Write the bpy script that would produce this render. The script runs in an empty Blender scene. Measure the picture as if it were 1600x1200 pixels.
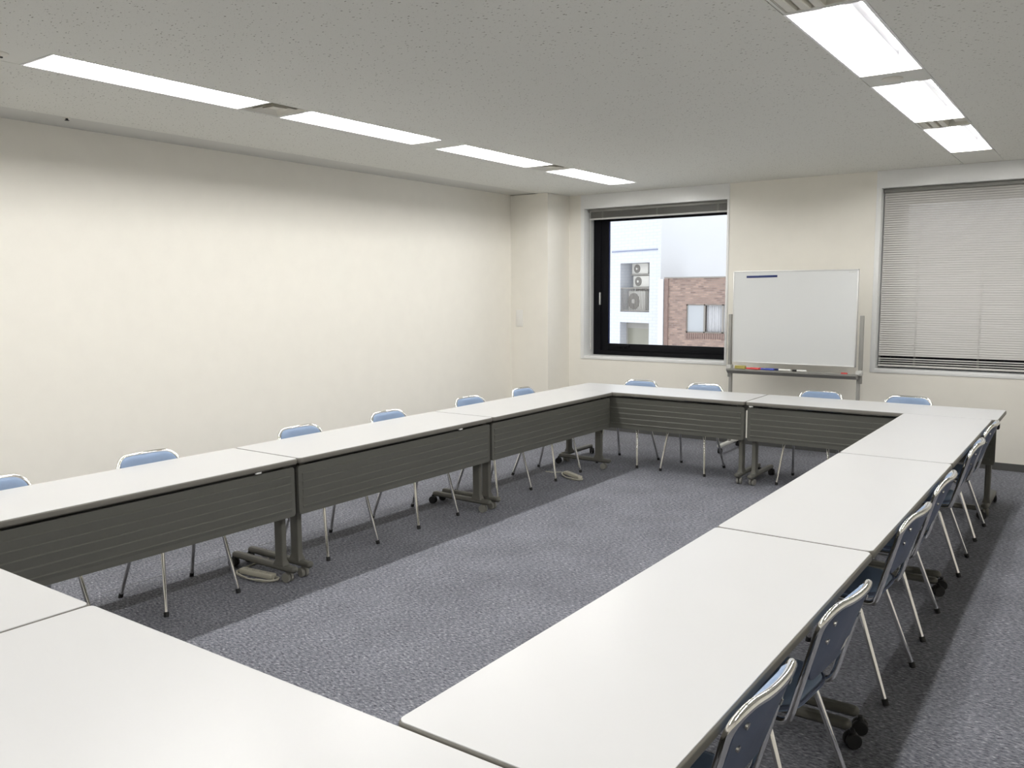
import bpy, bmesh, math, random
from mathutils import Vector, Matrix

random.seed(7)
PI = math.pi
scene = bpy.context.scene
COL = scene.collection

# ------------------------------------------------------------------ materials
def new_mat(name):
    m = bpy.data.materials.new(name)
    m.use_nodes = True
    nt = m.node_tree
    b = nt.nodes.get('Principled BSDF')
    return m, nt, b

def plain(name, rgb, rough=0.5, metal=0.0, spec=0.5, noise=0.0, nscale=40.0, bump=0.0):
    m, nt, b = new_mat(name)
    b.inputs['Base Color'].default_value = (*rgb, 1)
    b.inputs['Roughness'].default_value = rough
    b.inputs['Metallic'].default_value = metal
    b.inputs['Specular IOR Level'].default_value = spec
    if noise or bump:
        tc = nt.nodes.new('ShaderNodeTexCoord')
        n = nt.nodes.new('ShaderNodeTexNoise')
        n.inputs['Scale'].default_value = nscale
        n.inputs['Detail'].default_value = 4
        nt.links.new(tc.outputs['Object'], n.inputs['Vector'])
        if noise:
            r = nt.nodes.new('ShaderNodeValToRGB')
            r.color_ramp.elements[0].position = 0.3
            r.color_ramp.elements[1].position = 0.7
            r.color_ramp.elements[0].color = (*[c * (1 - noise) for c in rgb], 1)
            r.color_ramp.elements[1].color = (*[min(1, c * (1 + noise)) for c in rgb], 1)
            nt.links.new(n.outputs['Fac'], r.inputs['Fac'])
            nt.links.new(r.outputs['Color'], b.inputs['Base Color'])
        if bump:
            bp = nt.nodes.new('ShaderNodeBump')
            bp.inputs['Strength'].default_value = bump
            bp.inputs['Distance'].default_value = 0.002
            nt.links.new(n.outputs['Fac'], bp.inputs['Height'])
            nt.links.new(bp.outputs['Normal'], b.inputs['Normal'])
    return m

def carpet_mat():
    m, nt, b = new_mat('carpet')
    b.inputs['Roughness'].default_value = 0.95
    b.inputs['Specular IOR Level'].default_value = 0.1
    L = nt.links.new
    tc = nt.nodes.new('ShaderNodeTexCoord')
    # loop pile: small elongated flecks running two ways
    def fleck(scale, rot, sx, sy):
        mp = nt.nodes.new('ShaderNodeMapping')
        mp.inputs['Rotation'].default_value = (0, 0, rot)
        mp.inputs['Scale'].default_value = (sx, sy, 1)
        L(tc.outputs['Object'], mp.inputs['Vector'])
        n = nt.nodes.new('ShaderNodeTexNoise')
        n.inputs['Scale'].default_value = scale
        n.inputs['Detail'].default_value = 3
        n.inputs['Roughness'].default_value = 0.7
        L(mp.outputs['Vector'], n.inputs['Vector'])
        return n
    n1 = fleck(46, 0.5, 1.0, 2.0)
    n2 = fleck(52, -1.0, 1.0, 2.2)
    mx = nt.nodes.new('ShaderNodeMath'); mx.operation = 'ADD'
    L(n1.outputs['Fac'], mx.inputs[0]); L(n2.outputs['Fac'], mx.inputs[1])
    hf = nt.nodes.new('ShaderNodeMath'); hf.operation = 'MULTIPLY'; hf.inputs[1].default_value = 0.5
    L(mx.outputs[0], hf.inputs[0])
    r = nt.nodes.new('ShaderNodeValToRGB')
    e = r.color_ramp.elements
    e[0].position = 0.36; e[0].color = (0.050, 0.052, 0.064, 1)
    e[1].position = 0.67; e[1].color = (0.58, 0.59, 0.61, 1)
    k = e.new(0.45); k.color = (0.135, 0.140, 0.165, 1)
    k = e.new(0.54); k.color = (0.215, 0.220, 0.248, 1)
    k = e.new(0.61); k.color = (0.33, 0.335, 0.36, 1)
    L(hf.outputs[0], r.inputs['Fac'])
    # soft wear patches
    n3 = nt.nodes.new('ShaderNodeTexNoise')
    n3.inputs['Scale'].default_value = 2.6
    n3.inputs['Detail'].default_value = 5
    L(tc.outputs['Object'], n3.inputs['Vector'])
    r3 = nt.nodes.new('ShaderNodeValToRGB')
    r3.color_ramp.elements[0].position = 0.3; r3.color_ramp.elements[0].color = (0.84, 0.84, 0.84, 1)
    r3.color_ramp.elements[1].position = 0.7; r3.color_ramp.elements[1].color = (1.08, 1.08, 1.08, 1)
    L(n3.outputs['Fac'], r3.inputs['Fac'])
    mm = nt.nodes.new('ShaderNodeMix'); mm.data_type = 'RGBA'; mm.blend_type = 'MULTIPLY'
    mm.inputs[0].default_value = 1.0
    L(r.outputs['Color'], mm.inputs[6]); L(r3.outputs['Color'], mm.inputs[7])
    L(mm.outputs[2], b.inputs['Base Color'])
    bp = nt.nodes.new('ShaderNodeBump')
    bp.inputs['Strength'].default_value = 0.5; bp.inputs['Distance'].default_value = 0.004
    L(hf.outputs[0], bp.inputs['Height']); L(bp.outputs['Normal'], b.inputs['Normal'])
    return m

def ceiling_mat():
    m, nt, b = new_mat('fissured_board')
    b.inputs['Roughness'].default_value = 0.9
    b.inputs['Specular IOR Level'].default_value = 0.1
    L = nt.links.new
    tc = nt.nodes.new('ShaderNodeTexCoord')
    nz = nt.nodes.new('ShaderNodeTexNoise'); nz.inputs['Scale'].default_value = 60
    L(tc.outputs['Object'], nz.inputs['Vector'])
    sc = nt.nodes.new('ShaderNodeVectorMath'); sc.operation = 'SCALE'; sc.inputs['Scale'].default_value = 0.016
    L(nz.outputs['Color'], sc.inputs[0])
    ad = nt.nodes.new('ShaderNodeVectorMath'); ad.operation = 'ADD'
    L(tc.outputs['Object'], ad.inputs[0]); L(sc.outputs[0], ad.inputs[1])
    def pits(scale, sx, sy, keep, size):
        mp = nt.nodes.new('ShaderNodeMapping')
        mp.inputs['Rotation'].default_value = (0, 0, 0.25)
        mp.inputs['Scale'].default_value = (sx, sy, 1)
        L(ad.outputs[0], mp.inputs['Vector'])
        v = nt.nodes.new('ShaderNodeTexVoronoi'); v.voronoi_dimensions = '2D'
        v.inputs['Scale'].default_value = scale
        L(mp.outputs['Vector'], v.inputs['Vector'])
        s = nt.nodes.new('ShaderNodeSeparateColor'); L(v.outputs['Color'], s.inputs[0])
        rad = nt.nodes.new('ShaderNodeMapRange')
        rad.inputs['From Min'].default_value = keep; rad.inputs['From Max'].default_value = 1.0
        rad.inputs['To Min'].default_value = 0.0; rad.inputs['To Max'].default_value = size
        L(s.outputs[0], rad.inputs['Value'])
        d = nt.nodes.new('ShaderNodeMath'); d.operation = 'SUBTRACT'
        L(rad.outputs[0], d.inputs[0]); L(v.outputs['Distance'], d.inputs[1])
        mr = nt.nodes.new('ShaderNodeMapRange')
        mr.inputs['From Min'].default_value = -0.02; mr.inputs['From Max'].default_value = 0.06
        L(d.outputs[0], mr.inputs['Value'])
        return mr.outputs[0]
    a = pits(34, 1.0, 2.0, 0.62, 0.21)
    c = pits(75, 1.0, 1.5, 0.55, 0.19)
    ch = nt.nodes.new('ShaderNodeMath'); ch.operation = 'MULTIPLY'; ch.inputs[1].default_value = 0.35
    L(c, ch.inputs[0])
    mx = nt.nodes.new('ShaderNodeMath'); mx.operation = 'MAXIMUM'
    L(a, mx.inputs[0]); L(ch.outputs[0], mx.inputs[1])
    mix = nt.nodes.new('ShaderNodeMix'); mix.data_type = 'RGBA'
    mix.inputs[6].default_value = (0.72, 0.718, 0.675, 1)
    mix.inputs[7].default_value = (0.24, 0.225, 0.19, 1)
    L(mx.outputs[0], mix.inputs[0])
    L(mix.outputs[2], b.inputs['Base Color'])
    bp = nt.nodes.new('ShaderNodeBump'); bp.invert = True
    bp.inputs['Strength'].default_value = 0.6; bp.inputs['Distance'].default_value = 0.003
    L(mx.outputs[0], bp.inputs['Height']); L(bp.outputs['Normal'], b.inputs['Normal'])
    return m

def emit_mat(name, rgb, strength):
    m, nt, b = new_mat(name)
    b.inputs['Base Color'].default_value = (0.9, 0.9, 0.9, 1)
    b.inputs['Emission Color'].default_value = (*rgb, 1)
    b.inputs['Emission Strength'].default_value = strength
    return m

def glass_mat():
    m = bpy.data.materials.new('window_glass'); m.use_nodes = True
    nt = m.node_tree; nt.nodes.clear()
    o = nt.nodes.new('ShaderNodeOutputMaterial')
    t = nt.nodes.new('ShaderNodeBsdfTransparent'); t.inputs['Color'].default_value = (0.955, 0.965, 0.97, 1)
    g = nt.nodes.new('ShaderNodeBsdfGlossy'); g.inputs['Roughness'].default_value = 0.02
    f = nt.nodes.new('ShaderNodeFresnel'); f.inputs['IOR'].default_value = 1.35
    x = nt.nodes.new('ShaderNodeMixShader')
    nt.links.new(f.outputs[0], x.inputs[0]); nt.links.new(t.outputs[0], x.inputs[1])
    nt.links.new(g.outputs[0], x.inputs[2]); nt.links.new(x.outputs[0], o.inputs['Surface'])
    return m

def brick_mat(name, c1, c2, mortar, sx, bw, rh, ms, axis='XZ'):
    m, nt, b = new_mat(name)
    b.inputs['Roughness'].default_value = 0.7
    L = nt.links.new
    tc = nt.nodes.new('ShaderNodeTexCoord')
    sep = nt.nodes.new('ShaderNodeSeparateXYZ'); L(tc.outputs['Object'], sep.inputs[0])
    cmb = nt.nodes.new('ShaderNodeCombineXYZ')
    ax = nt.nodes.new('ShaderNodeMath'); ax.operation = 'ADD'
    L(sep.outputs['X'], ax.inputs[0]); L(sep.outputs['Y'], ax.inputs[1])
    L(ax.outputs[0], cmb.inputs['X']); L(sep.outputs['Z'], cmb.inputs['Y'])
    br = nt.nodes.new('ShaderNodeTexBrick')
    br.inputs['Color1'].default_value = (*c1, 1); br.inputs['Color2'].default_value = (*c2, 1)
    br.inputs['Mortar'].default_value = (*mortar, 1)
    br.inputs['Scale'].default_value = sx
    br.inputs['Brick Width'].default_value = bw; br.inputs['Row Height'].default_value = rh
    br.inputs['Mortar Size'].default_value = ms; br.inputs['Bias'].default_value = 0.0
    L(cmb.outputs[0], br.inputs['Vector'])
    L(br.outputs['Color'], b.inputs['Base Color'])
    return m

LAMP = 74.0
M = dict(
    wall=plain('wall_paint', (0.82, 0.795, 0.730), 0.85, spec=0.2, noise=0.012, nscale=7, bump=0.05),
    carpet=carpet_mat(),
    ceiling=ceiling_mat(),
    ceil_plain=plain('ceiling_panel_paint', (0.71, 0.708, 0.665), 0.7, spec=0.2, noise=0.01, nscale=5),
    strip=plain('perimeter_board', (0.60, 0.595, 0.565), 0.75, spec=0.2, noise=0.01, nscale=5),
    base=plain('baseboard_vinyl', (0.085, 0.086, 0.084), 0.5, noise=0.03),
    casing=plain('white_casing', (0.80, 0.805, 0.80), 0.35, noise=0.01),
    black=plain('black_aluminium', (0.004, 0.004, 0.006), 0.6, spec=0.15, noise=0.05),
    glass=glass_mat(),
    lamp_white=plain('luminaire_enamel', (0.86, 0.86, 0.87), 0.4, noise=0.005),
    lamp=emit_mat('lamp_diffuser', (1.0, 0.985, 0.955), LAMP),
    mirror=plain('flank_mirror_metal', (0.62, 0.62, 0.64), 0.04, metal=1.0, noise=0.01),
    vent=plain('vent_enamel', (0.70, 0.68, 0.61), 0.5, noise=0.02),
    vent_dark=plain('vent_throat', (0.07, 0.065, 0.055), 0.8, noise=0.05),
    laminate=plain('white_laminate', (0.560, 0.562, 0.566), 0.29, spec=0.2, noise=0.006, nscale=3),
    edge=plain('taupe_edge', (0.145, 0.138, 0.120), 0.45, noise=0.02),
    steel=plain('olive_grey_steel', (0.092, 0.090, 0.077), 0.45, noise=0.02, nscale=90),
    panel=plain('olive_grey_panel', (0.103, 0.103, 0.089), 0.36, noise=0.02, nscale=90),
    caster=plain('grey_caster_plastic', (0.235, 0.23, 0.205), 0.5, noise=0.03),
    rubber=plain('black_rubber', (0.012, 0.012, 0.013), 0.6, noise=0.05),
    chrome=plain('chrome_tube', (0.82, 0.81, 0.79), 0.07, metal=1.0, noise=0.01),
    vinyl=plain('blue_vinyl', (0.195, 0.272, 0.410), 0.42, noise=0.03, nscale=260, bump=0.12),
    shell=plain('slate_blue_shell', (0.090, 0.113, 0.180), 0.45, noise=0.02, nscale=200, bump=0.05),
    rivet=plain('steel_rivet', (0.75, 0.74, 0.70), 0.25, metal=0.9, noise=0.02),
    white=plain('white_plastic', (0.80, 0.80, 0.78), 0.4, noise=0.01),
    board=plain('whiteboard_enamel', (0.665, 0.68, 0.68), 0.28, noise=0.006, nscale=4),
    alu=plain('satin_aluminium', (0.72, 0.72, 0.71), 0.35, metal=0.6, noise=0.02),
    post=plain('grey_painted_post', (0.30, 0.295, 0.275), 0.45, noise=0.02),
    lgrey=plain('light_grey_plastic', (0.55, 0.55, 0.53), 0.45, noise=0.02),
    navy=plain('navy_magnet', (0.012, 0.025, 0.13), 0.5, noise=0.05),
    red=plain('red_marker', (0.62, 0.06, 0.06), 0.4, noise=0.03),
    bluem=plain('blue_marker', (0.04, 0.07, 0.42), 0.4, noise=0.03),
    olive=plain('yellow_felt', (0.42, 0.36, 0.10), 0.8, noise=0.1),
    cream=plain('cream_cable_plastic', (0.52, 0.50, 0.42), 0.5, noise=0.02),
    plate=plain('wall_plate_plastic', (0.80, 0.79, 0.76), 0.4, noise=0.01),
    slat=plain('blind_slat_enamel', (0.60, 0.587, 0.568), 0.62, spec=0.3, noise=0.01),
    blind_shaded=plain('blind_enamel_shaded', (0.20, 0.197, 0.18), 0.45, noise=0.02),  # enamel darkened to stand for the shade inside the window reveal
    cordm=plain('white_cord', (0.62, 0.61, 0.58), 0.7, noise=0.03),
    tile=brick_mat('white_wall_tiles', (0.49, 0.505, 0.535), (0.51, 0.52, 0.55), (0.43, 0.455, 0.505), 1.0, 0.30, 0.15, 0.012),
    white_ext=plain('white_facade_paint', (0.545, 0.555, 0.57), 0.7, noise=0.01, nscale=1.0),
    brick=brick_mat('brown_bricks', (0.150, 0.098, 0.082), (0.30, 0.205, 0.160), (0.21, 0.165, 0.145), 1.0, 0.24, 0.085, 0.012),
    brick_edge=plain('brown_brick_edge', (0.17, 0.112, 0.094), 0.7, noise=0.15, nscale=12),
    ext_grey=plain('grey_render', (0.25, 0.24, 0.22), 0.8, noise=0.05, nscale=3),  # even grey for recess back, door surround, shelves and rear block
    ext_dark=plain('dark_grey_metal', (0.10, 0.105, 0.11), 0.5, noise=0.05),
    ext_brown=plain('brown_rail_metal', (0.20, 0.185, 0.165), 0.5, noise=0.05),
    ac=plain('cream_unit_casing', (0.56, 0.545, 0.50), 0.5, noise=0.02),
    ac_dark=plain('dark_fan_grille', (0.16, 0.15, 0.135), 0.6, noise=0.05),
    curtain=plain('pale_curtain', (0.50, 0.50, 0.51), 0.8, noise=0.05, nscale=9),
    frosted=plain('frosted_pane', (0.33, 0.345, 0.36), 0.3, noise=0.03),
    doorglass=plain('olive_door_glass', (0.20, 0.195, 0.155), 0.2, noise=0.15, nscale=1.5),
    ldge=plain('blue_grey_joint', (0.19, 0.22, 0.31), 0.7, noise=0.03),
)

# ------------------------------------------------------------------ mesh builder
def rrect(hx, hy, r, n=6, cx=0.0, cy=0.0):
    pts = []
    for (sx, sy, a0) in ((1, 1, 0), (-1, 1, PI / 2), (-1, -1, PI), (1, -1, 1.5 * PI)):
        for k in range(n + 1):
            a = a0 + PI / 2 * k / n
            pts.append((cx + sx * (hx - r) + r * math.cos(a), cy + sy * (hy - r) + r * math.sin(a)))
    return pts

def fillet(points, radius, n=6):
    """round the corners of a polyline"""
    P = [Vector(p) for p in points]
    out = [P[0]]
    for i in range(1, len(P) - 1):
        a, b, c = P[i - 1], P[i], P[i + 1]
        r = radius[i - 1] if isinstance(radius, (list, tuple)) else radius
        u = (a - b); v = (c - b)
        lu, lv = u.length, v.length
        u.normalize(); v.normalize()
        ang = u.angle(v)
        if ang > PI - 1e-3 or r <= 0:
            out.append(b); continue
        t = min(r / math.tan(ang / 2), lu * 0.49, lv * 0.49)
        rr = t * math.tan(ang / 2)
        cen = b + (u + v).normalized() * (rr / math.sin(ang / 2))
        s, e = b + u * t, b + v * t
        for k in range(n + 1):
            w = k / n
            d = (s - cen).lerp(e - cen, w).normalized() * rr
            out.append(cen + d)
    out.append(P[-1])
    return out

class MB:
    def __init__(self):
        self.v = []; self.f = []; self.m = []; self.sm = []
    def add(self, verts, faces, mi=0, smooth=False):
        o = len(self.v)
        self.v += [tuple(p) for p in verts]
        for f in faces:
            self.f.append([o + i for i in f]); self.m.append(mi); self.sm.append(smooth)
        return self
    def box(self, x0, x1, y0, y1, z0, z1, mi=0, bev=0.0, seg=2):
        if bev <= 0:
            vs = [(x, y, z) for z in (z0, z1) for y in (y0, y1) for x in (x0, x1)]
            fs = [(0, 2, 3, 1), (4, 5, 7, 6), (0, 1, 5, 4), (2, 6, 7, 3), (0, 4, 6, 2), (1, 3, 7, 5)]
            return self.add(vs, fs, mi)
        bm = bmesh.new()
        bmesh.ops.create_cube(bm, size=1.0)
        for q in bm.verts:
            q.co = Vector(((x0 + x1) / 2 + q.co.x * (x1 - x0), (y0 + y1) / 2 + q.co.y * (y1 - y0), (z0 + z1) / 2 + q.co.z * (z1 - z0)))
        bmesh.ops.bevel(bm, geom=bm.edges[:], offset=bev, segments=seg, profile=0.5, affect='EDGES')
        bm.verts.index_update()
        self.add([q.co.copy() for q in bm.verts], [[q.index for q in f.verts] for f in bm.faces], mi, True)
        bm.free()
        return self
    def tube(self, path, r, seg=10, mi=0, caps=True, flat=1.0):
        P = [Vector(p) for p in path]
        n = len(P)
        T = []
        for i in range(n):
            d = (P[min(i + 1, n - 1)] - P[max(i - 1, 0)])
            T.append(d.normalized())
        up = Vector((0, 0, 1)) if abs(T[0].z) < 0.9 else Vector((1, 0, 0))
        nv = (up - T[0] * up.dot(T[0])).normalized()
        vs = []
        for i in range(n):
            nv = (nv - T[i] * nv.dot(T[i])).normalized()
            bv = T[i].cross(nv)
            for k in range(seg):
                a = 2 * PI * k / seg
                vs.append(P[i] + nv * (r * flat * math.cos(a)) + bv * (r * math.sin(a)))
        fs = []
        for i in range(n - 1):
            for k in range(seg):
                k2 = (k + 1) % seg
                fs.append((i * seg + k, i * seg + k2, (i + 1) * seg + k2, (i + 1) * seg + k))
        self.add(vs, fs, mi, True)
        if caps:
            o = len(self.v) - len(vs)
            self.f.append([o + k for k in range(seg)][::-1]); self.m.append(mi); self.sm.append(False)
            self.f.append([o + (n - 1) * seg + k for k in range(seg)]); self.m.append(mi); self.sm.append(False)
        return self
    def loft(self, rings, mi=0, smooth=True, cap0=True, cap1=True):
        n = len(rings[0]); vs = [p for r in rings for p in r]; fs = []
        for i in range(len(rings) - 1):
            for k in range(n):
                k2 = (k + 1) % n
                fs.append((i * n + k, i * n + k2, (i + 1) * n + k2, (i + 1) * n + k))
        o = len(self.v)
        self.add(vs, fs, mi, smooth)
        if cap0:
            self.f.append([o + k for k in range(n)][::-1]); self.m.append(mi); self.sm.append(False)
        if cap1:
            self.f.append([o + (len(rings) - 1) * n + k for k in range(n)]); self.m.append(mi); self.sm.append(False)
        return self
    def slab(self, hx, hy, r, z0, z1, c=0.002, cx=0, cy=0, mi=0, n=6):
        """flat slab with rounded corners and softened edges"""
        def ring(ins, z):
            return [(x, y, z) for x, y in rrect(hx - ins, hy - ins, max(r - ins, 0.001), n, cx, cy)]
        return self.loft([ring(c, z0), ring(0, z0 + c), ring(0, z1 - c), ring(c * .35, z1 - c * .35), ring(c, z1)], mi, True)
    def cyl(self, p0, p1, r, seg=16, mi=0):
        return self.tube([p0, p1], r, seg, mi)
    def build(self, name, mat, parent=None, loc=None):
        me = bpy.data.meshes.new(name)
        me.from_pydata([tuple(p) for p in self.v], [], self.f)
        mats = mat if isinstance(mat, (list, tuple)) else [mat]
        for q in mats: me.materials.append(q)
        for p, mi, s in zip(me.polygons, self.m, self.sm):
            p.material_index = mi; p.use_smooth = s
        bm = bmesh.new(); bm.from_mesh(me)
        bmesh.ops.recalc_face_normals(bm, faces=bm.faces[:])
        bm.to_mesh(me); bm.free()
        if any(self.sm):
            try: me.set_sharp_from_angle(angle=math.radians(40))
            except Exception: pass
            for p, q in zip(me.polygons, self.sm):
                if not q: p.use_smooth = False
        o = bpy.data.objects.new(name, me)
        COL.objects.link(o)
        if parent is not None: o.parent = parent
        if loc is not None: o.location = loc
        return o

def tag(o, label, cat, group=None):
    o['label'] = label; o['category'] = cat
    if group: o['group'] = group
    return o

def thing(name, label, cat, loc=(0, 0, 0), rz=0.0, group=None):
    o = bpy.data.objects.new(name, None)
    o.empty_display_size = 0.1
    COL.objects.link(o)
    o.location = loc; o.rotation_euler = (0, 0, rz)
    return tag(o, label, cat, group)

def structure(o):
    o['kind'] = 'structure'
    return o

def copy_tree(o, parent=None):
    c = o.copy(); COL.objects.link(c)
    if parent is not None: c.parent = parent
    for ch in list(o.children): copy_tree(ch, c)
    return c

# ------------------------------------------------------------------ the room
XL, XR, YB, YF, ZC = -3.86, 3.40, 1.86, -8.6, 2.695
TOP = 0.70

b = MB(); b.box(XL - .2, XR + .2, YF - .2, YB + .4, -0.12, 0.0)
structure(b.build('floor', M['carpet']))
b = MB(); b.box(XL - .2, XL, YF - .2, YB + .3, 0.0, ZC + .3)
structure(b.build('wall_left', M['wall']))
b = MB(); b.box(XR, XR + .2, YF - .2, YB + .3, 0.0, ZC + .3)
structure(b.build('wall_right', M['wall']))
b = MB(); b.box(XL, XR, YF - .2, YF, 0.0, ZC + .3)
structure(b.build('wall_front', M['wall']))

# window openings in the back wall
W1 = (-3.148, -1.440); W2 = (0.050, 1.765)
WZ = (0.854, 2.538)
yb2 = YB + .32
b = MB()
ym = 2.085                 # the openings widen on the right behind the casings
for ya, yb_, e in ((YB, ym, 0.0), (ym, yb2, .062)):
    for x0, x1 in ((XL, W1[0] - .03), (W1[1] + .02 + e, W2[0] - .03), (W2[1] + .03 + e, XR)):
        b.box(x0, x1, ya, yb_, 0, ZC + .3)
    for x0, x1 in ((W1[0] - .03, W1[1] + .02 + e), (W2[0] - .03, W2[1] + .03 + e)):
        b.box(x0, x1, ya, yb_, 0, WZ[0] - .03)
        b.box(x0, x1, ya, yb_, WZ[1] + .02, ZC + .3)
structure(b.build('wall_back', M['wall']))
# boxed-out pillar in the far left corner
b = MB(); b.box(XL, -3.352, 1.40, YB, 0, ZC)
structure(b.build('wall_pillar', M['wall']))

# ceiling: fissured boards between the two light channels, unseen slab added above to keep sky light out
LX = (-2.455, -2.145)      # left light channel
RX = (0.718, 1.030)        # right light channel
STRIP = -3.485             # plain board along the left wall
b = MB()
b.box(STRIP, LX[0], YF, YB, ZC, ZC + .016)
b.box(LX[1], RX[0], YF, YB, ZC, ZC + .016)
b.box(RX[1], XR, YF, YB, ZC, ZC + .016)
b.box(XL, XR, YF, yb2, ZC + .30, ZC + .42)
structure(b.build('ceiling', M['ceiling']))
b = MB(); b.box(XL, STRIP - .004, YF, YB, ZC + .007, ZC + .03)
structure(b.build('trim_1', M['strip']))

def base_run(name, x0, x1, y0, y1):
    bb = MB(); bb.box(x0, x1, y0, y1, 0, 0.066)
    structure(bb.build(name, M['base']))
base_run('baseboard_back', -3.352, XR - .008, YB - .008, YB)
base_run('baseboard_left', XL, XL + .008, YF, 1.392)
base_run('baseboard_pillar_front', XL, -3.344, 1.392, 1.40)
base_run('baseboard_pillar_side', -3.352, -3.344, 1.40, YB - .008)
base_run('baseboard_right', XR - .008, XR, YF, YB)

# faint hatch line in the ceiling boards
b = MB(); b.box(-.728, -.7255, -.42, -.12, ZC - .0006, ZC + .002); b.box(-.76, -.728, -.4225, -.42, ZC - .0006, ZC + .002)
structure(b.build('trim_30', M['strip']))
# thin dark seam of an access panel in the carpet by the left wall
b = MB(); b.box(-2.498, -2.494, -4.35, -3.20, 0.0, 0.0015)
structure(b.build('trim_2', M['ext_dark']))

# ------------------------------------------------------------------ windows
def window(n, x0, x1, sillr):
    z0, z1 = WZ
    lo, ro = x0 - .043, x1 + sillr
    b = MB()
    yf = YB - .007
    b.box(lo, x0, yf, 2.085, z0 - .037, z1, bev=.002)
    b.box(x1, ro, yf, 2.085, z0 - .037, z1, bev=.002)
    b.box(x0, x1, yf, 2.085, z0 - .037, z0, bev=.002)
    b.box(lo, ro, yf, YB, z1, ZC - .001)                     # plain header up to the ceiling
    b.box(x0, x1, YB, 2.085, z1, z1 + .018)
    w = structure(b.build('window_%d' % n, M['casing']))
    fy0, fy1 = 2.085, 2.17
    fx0, fx1 = x0 + .015, x1 + .078
    zb, zt = z0 - .012, z1 - .03
    f = MB()
    f.box(fx0, fx0 + .075, fy0, fy1, zb, zt); f.box(fx1 - .075, fx1, fy0, fy1, zb, zt)
    f.box(fx0 + .075, fx1 - .075, fy0, fy1, zb, zb + .06); f.box(fx0 + .075, fx1 - .075, fy0, fy1, zt - .03, zt)
    f.box(x0 - .03, fx0, fy0 + .01, fy1, zb, zt); f.box(fx1 - .01, x1 + .081, fy0 + .01, fy1, zb, zt)
    f.box(x0 - .03, x1 + .081, fy0 + .01, fy1, zt, z1 + .02); f.box(x0 - .03, x1 + .081, fy0 + .01, fy1, z0 - .03, zb)
    f.build('window_frame', M['black'], w)
    s = MB()
    sx0, sx1 = fx0 + .075, fx1 - .075
    sb, st = zb + .06, zt - .03
    s.box(sx0, sx0 + .095, fy0 + .012, fy1 - .02, sb, st, bev=.003); s.box(sx1 - .095, sx1, fy0 + .012, fy1 - .02, sb, st, bev=.003)
    s.box(sx0 + .09, sx1 - .09, fy0 + .012, fy1 - .02, sb, sb + .085, bev=.003); s.box(sx0 + .09, sx1 - .09, fy0 + .012, fy1 - .02, st - .075, st, bev=.003)
    s.build('sash', M['black'], w)
    p = MB(); p.box(sx0 + .09, sx1 - .09, fy0 + .038, fy0 + .044, sb + .08, st - .07)
    p.build('pane', M['glass'], w)
    g = MB()
    g.box(sx0 + .095, sx0 + .103, fy0 + .030, fy0 + .037, sb + .085, st - .075)
    g.build('colour_fringe', M['navy'], w)  # thin navy strip added for the blue colour fringe along the glass
    if n == 1:
        h = MB(); h.box(fx0 + .062, fx0 + .078, fy0 - .012, fy0 + .012, 1.44, 1.585, bev=.004)
        h.build('latch', M['alu'], w)
        h = MB()
        h.box(-2.86, -2.68, fy0 - .020, fy0 - .006, .955, .972, bev=.004)
        h.box(-2.70, -2.67, fy0 - .022, fy0, .945, .98, bev=.004)
        h.box(-2.83, -2.80, fy0 - .008, fy0, .93, .96); h.box(-2.76, -2.74, fy0 - .008, fy0, .93, .96)
        h.build('handle', M['black'], w)
    return w
window(1, *W1, .025)
window(2, *W2, .04)

# raised blind in the first window
bl = thing('venetian_blind', 'grey venetian blind raised into a bundle at the top of the open-view window', 'blind', ((W1[0] + W1[1]) / 2, 1.96, 2.40), group='window blinds')
hw = (W1[1] - W1[0]) / 2 - .014
b = MB(); b.box(-hw, hw, -.026, .026, .102, .136, bev=.002); b.build('headrail', M['blind_shaded'], bl)
b = MB()
for k in range(26):
    z = .036 + k * .0025
    b.box(-hw + .006, hw - .006, -.0125 + .001 * (k % 3), .0125 + .001 * (k % 2), z, z + .0012)
b.build('slats', M['blind_shaded'], bl)
b = MB(); b.box(-hw + .004, hw - .004, -.014, .014, .016, .034, bev=.003); b.build('bottom_rail', M['lgrey'], bl)
for x in (-.66, .02, .72):
    c = MB()
    pts = []
    for k in range(9):
        pts.append((x + (.012 if k % 2 else -.010), -.021 - .003 * (k % 2), .105 - k * .0095))
    c.tube(pts, .0022, 6); c.box(x - .012, x + .012, -.018, -.013, .022, .03)
    c.build('ladder_cord', M['cordm'], bl)
c = MB(); c.tube([(-hw + .03, -.034, .11), (-hw + .03, -.036, -.5), (-hw + .034, -.034, -1.42)], .0028, 6)
c.tube([(-hw + .034, -.034, -1.42), (-hw + .034, -.034, -1.47)], .006, 8)
c.build('pull_cord', M['cordm'], bl)

# lowered blind in the second window
bl = thing('venetian_blind', 'pale grey venetian blind lowered over the window right of the whiteboard', 'blind', ((W2[0] + W2[1]) / 2, 1.96, .86), group='window blinds')
hw = (W2[1] - W2[0]) / 2 - .007
b = MB(); b.box(-hw, hw, -.026, .026, 1.640, 1.676, bev=.002); b.build('headrail', M['blind_shaded'], bl)
def slat(mb, z, tilt, w=.0125):
    ca, sa = math.cos(tilt), math.sin(tilt)
    vs = []
    for u, hgt in ((-1, 0), (-.35, .0028), (.35, .0028), (1, 0)):
        y = u * w * ca - hgt * sa; zz = u * w * sa + hgt * ca
        vs += [(-hw + .004, y, z + zz), (hw - .004, y, z + zz)]
    mb.add(vs, [(0, 1, 3, 2), (2, 3, 5, 4), (4, 5, 7, 6)], 0, True)
b = MB()
z = 1.630
TILT = math.radians(60)
while z > .118:
    slat(b, z, TILT); z -= .0212
for zz in (.088, .068, .046):
    slat(b, zz, math.radians(20))
b.build('slats', M['slat'], bl)
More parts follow.
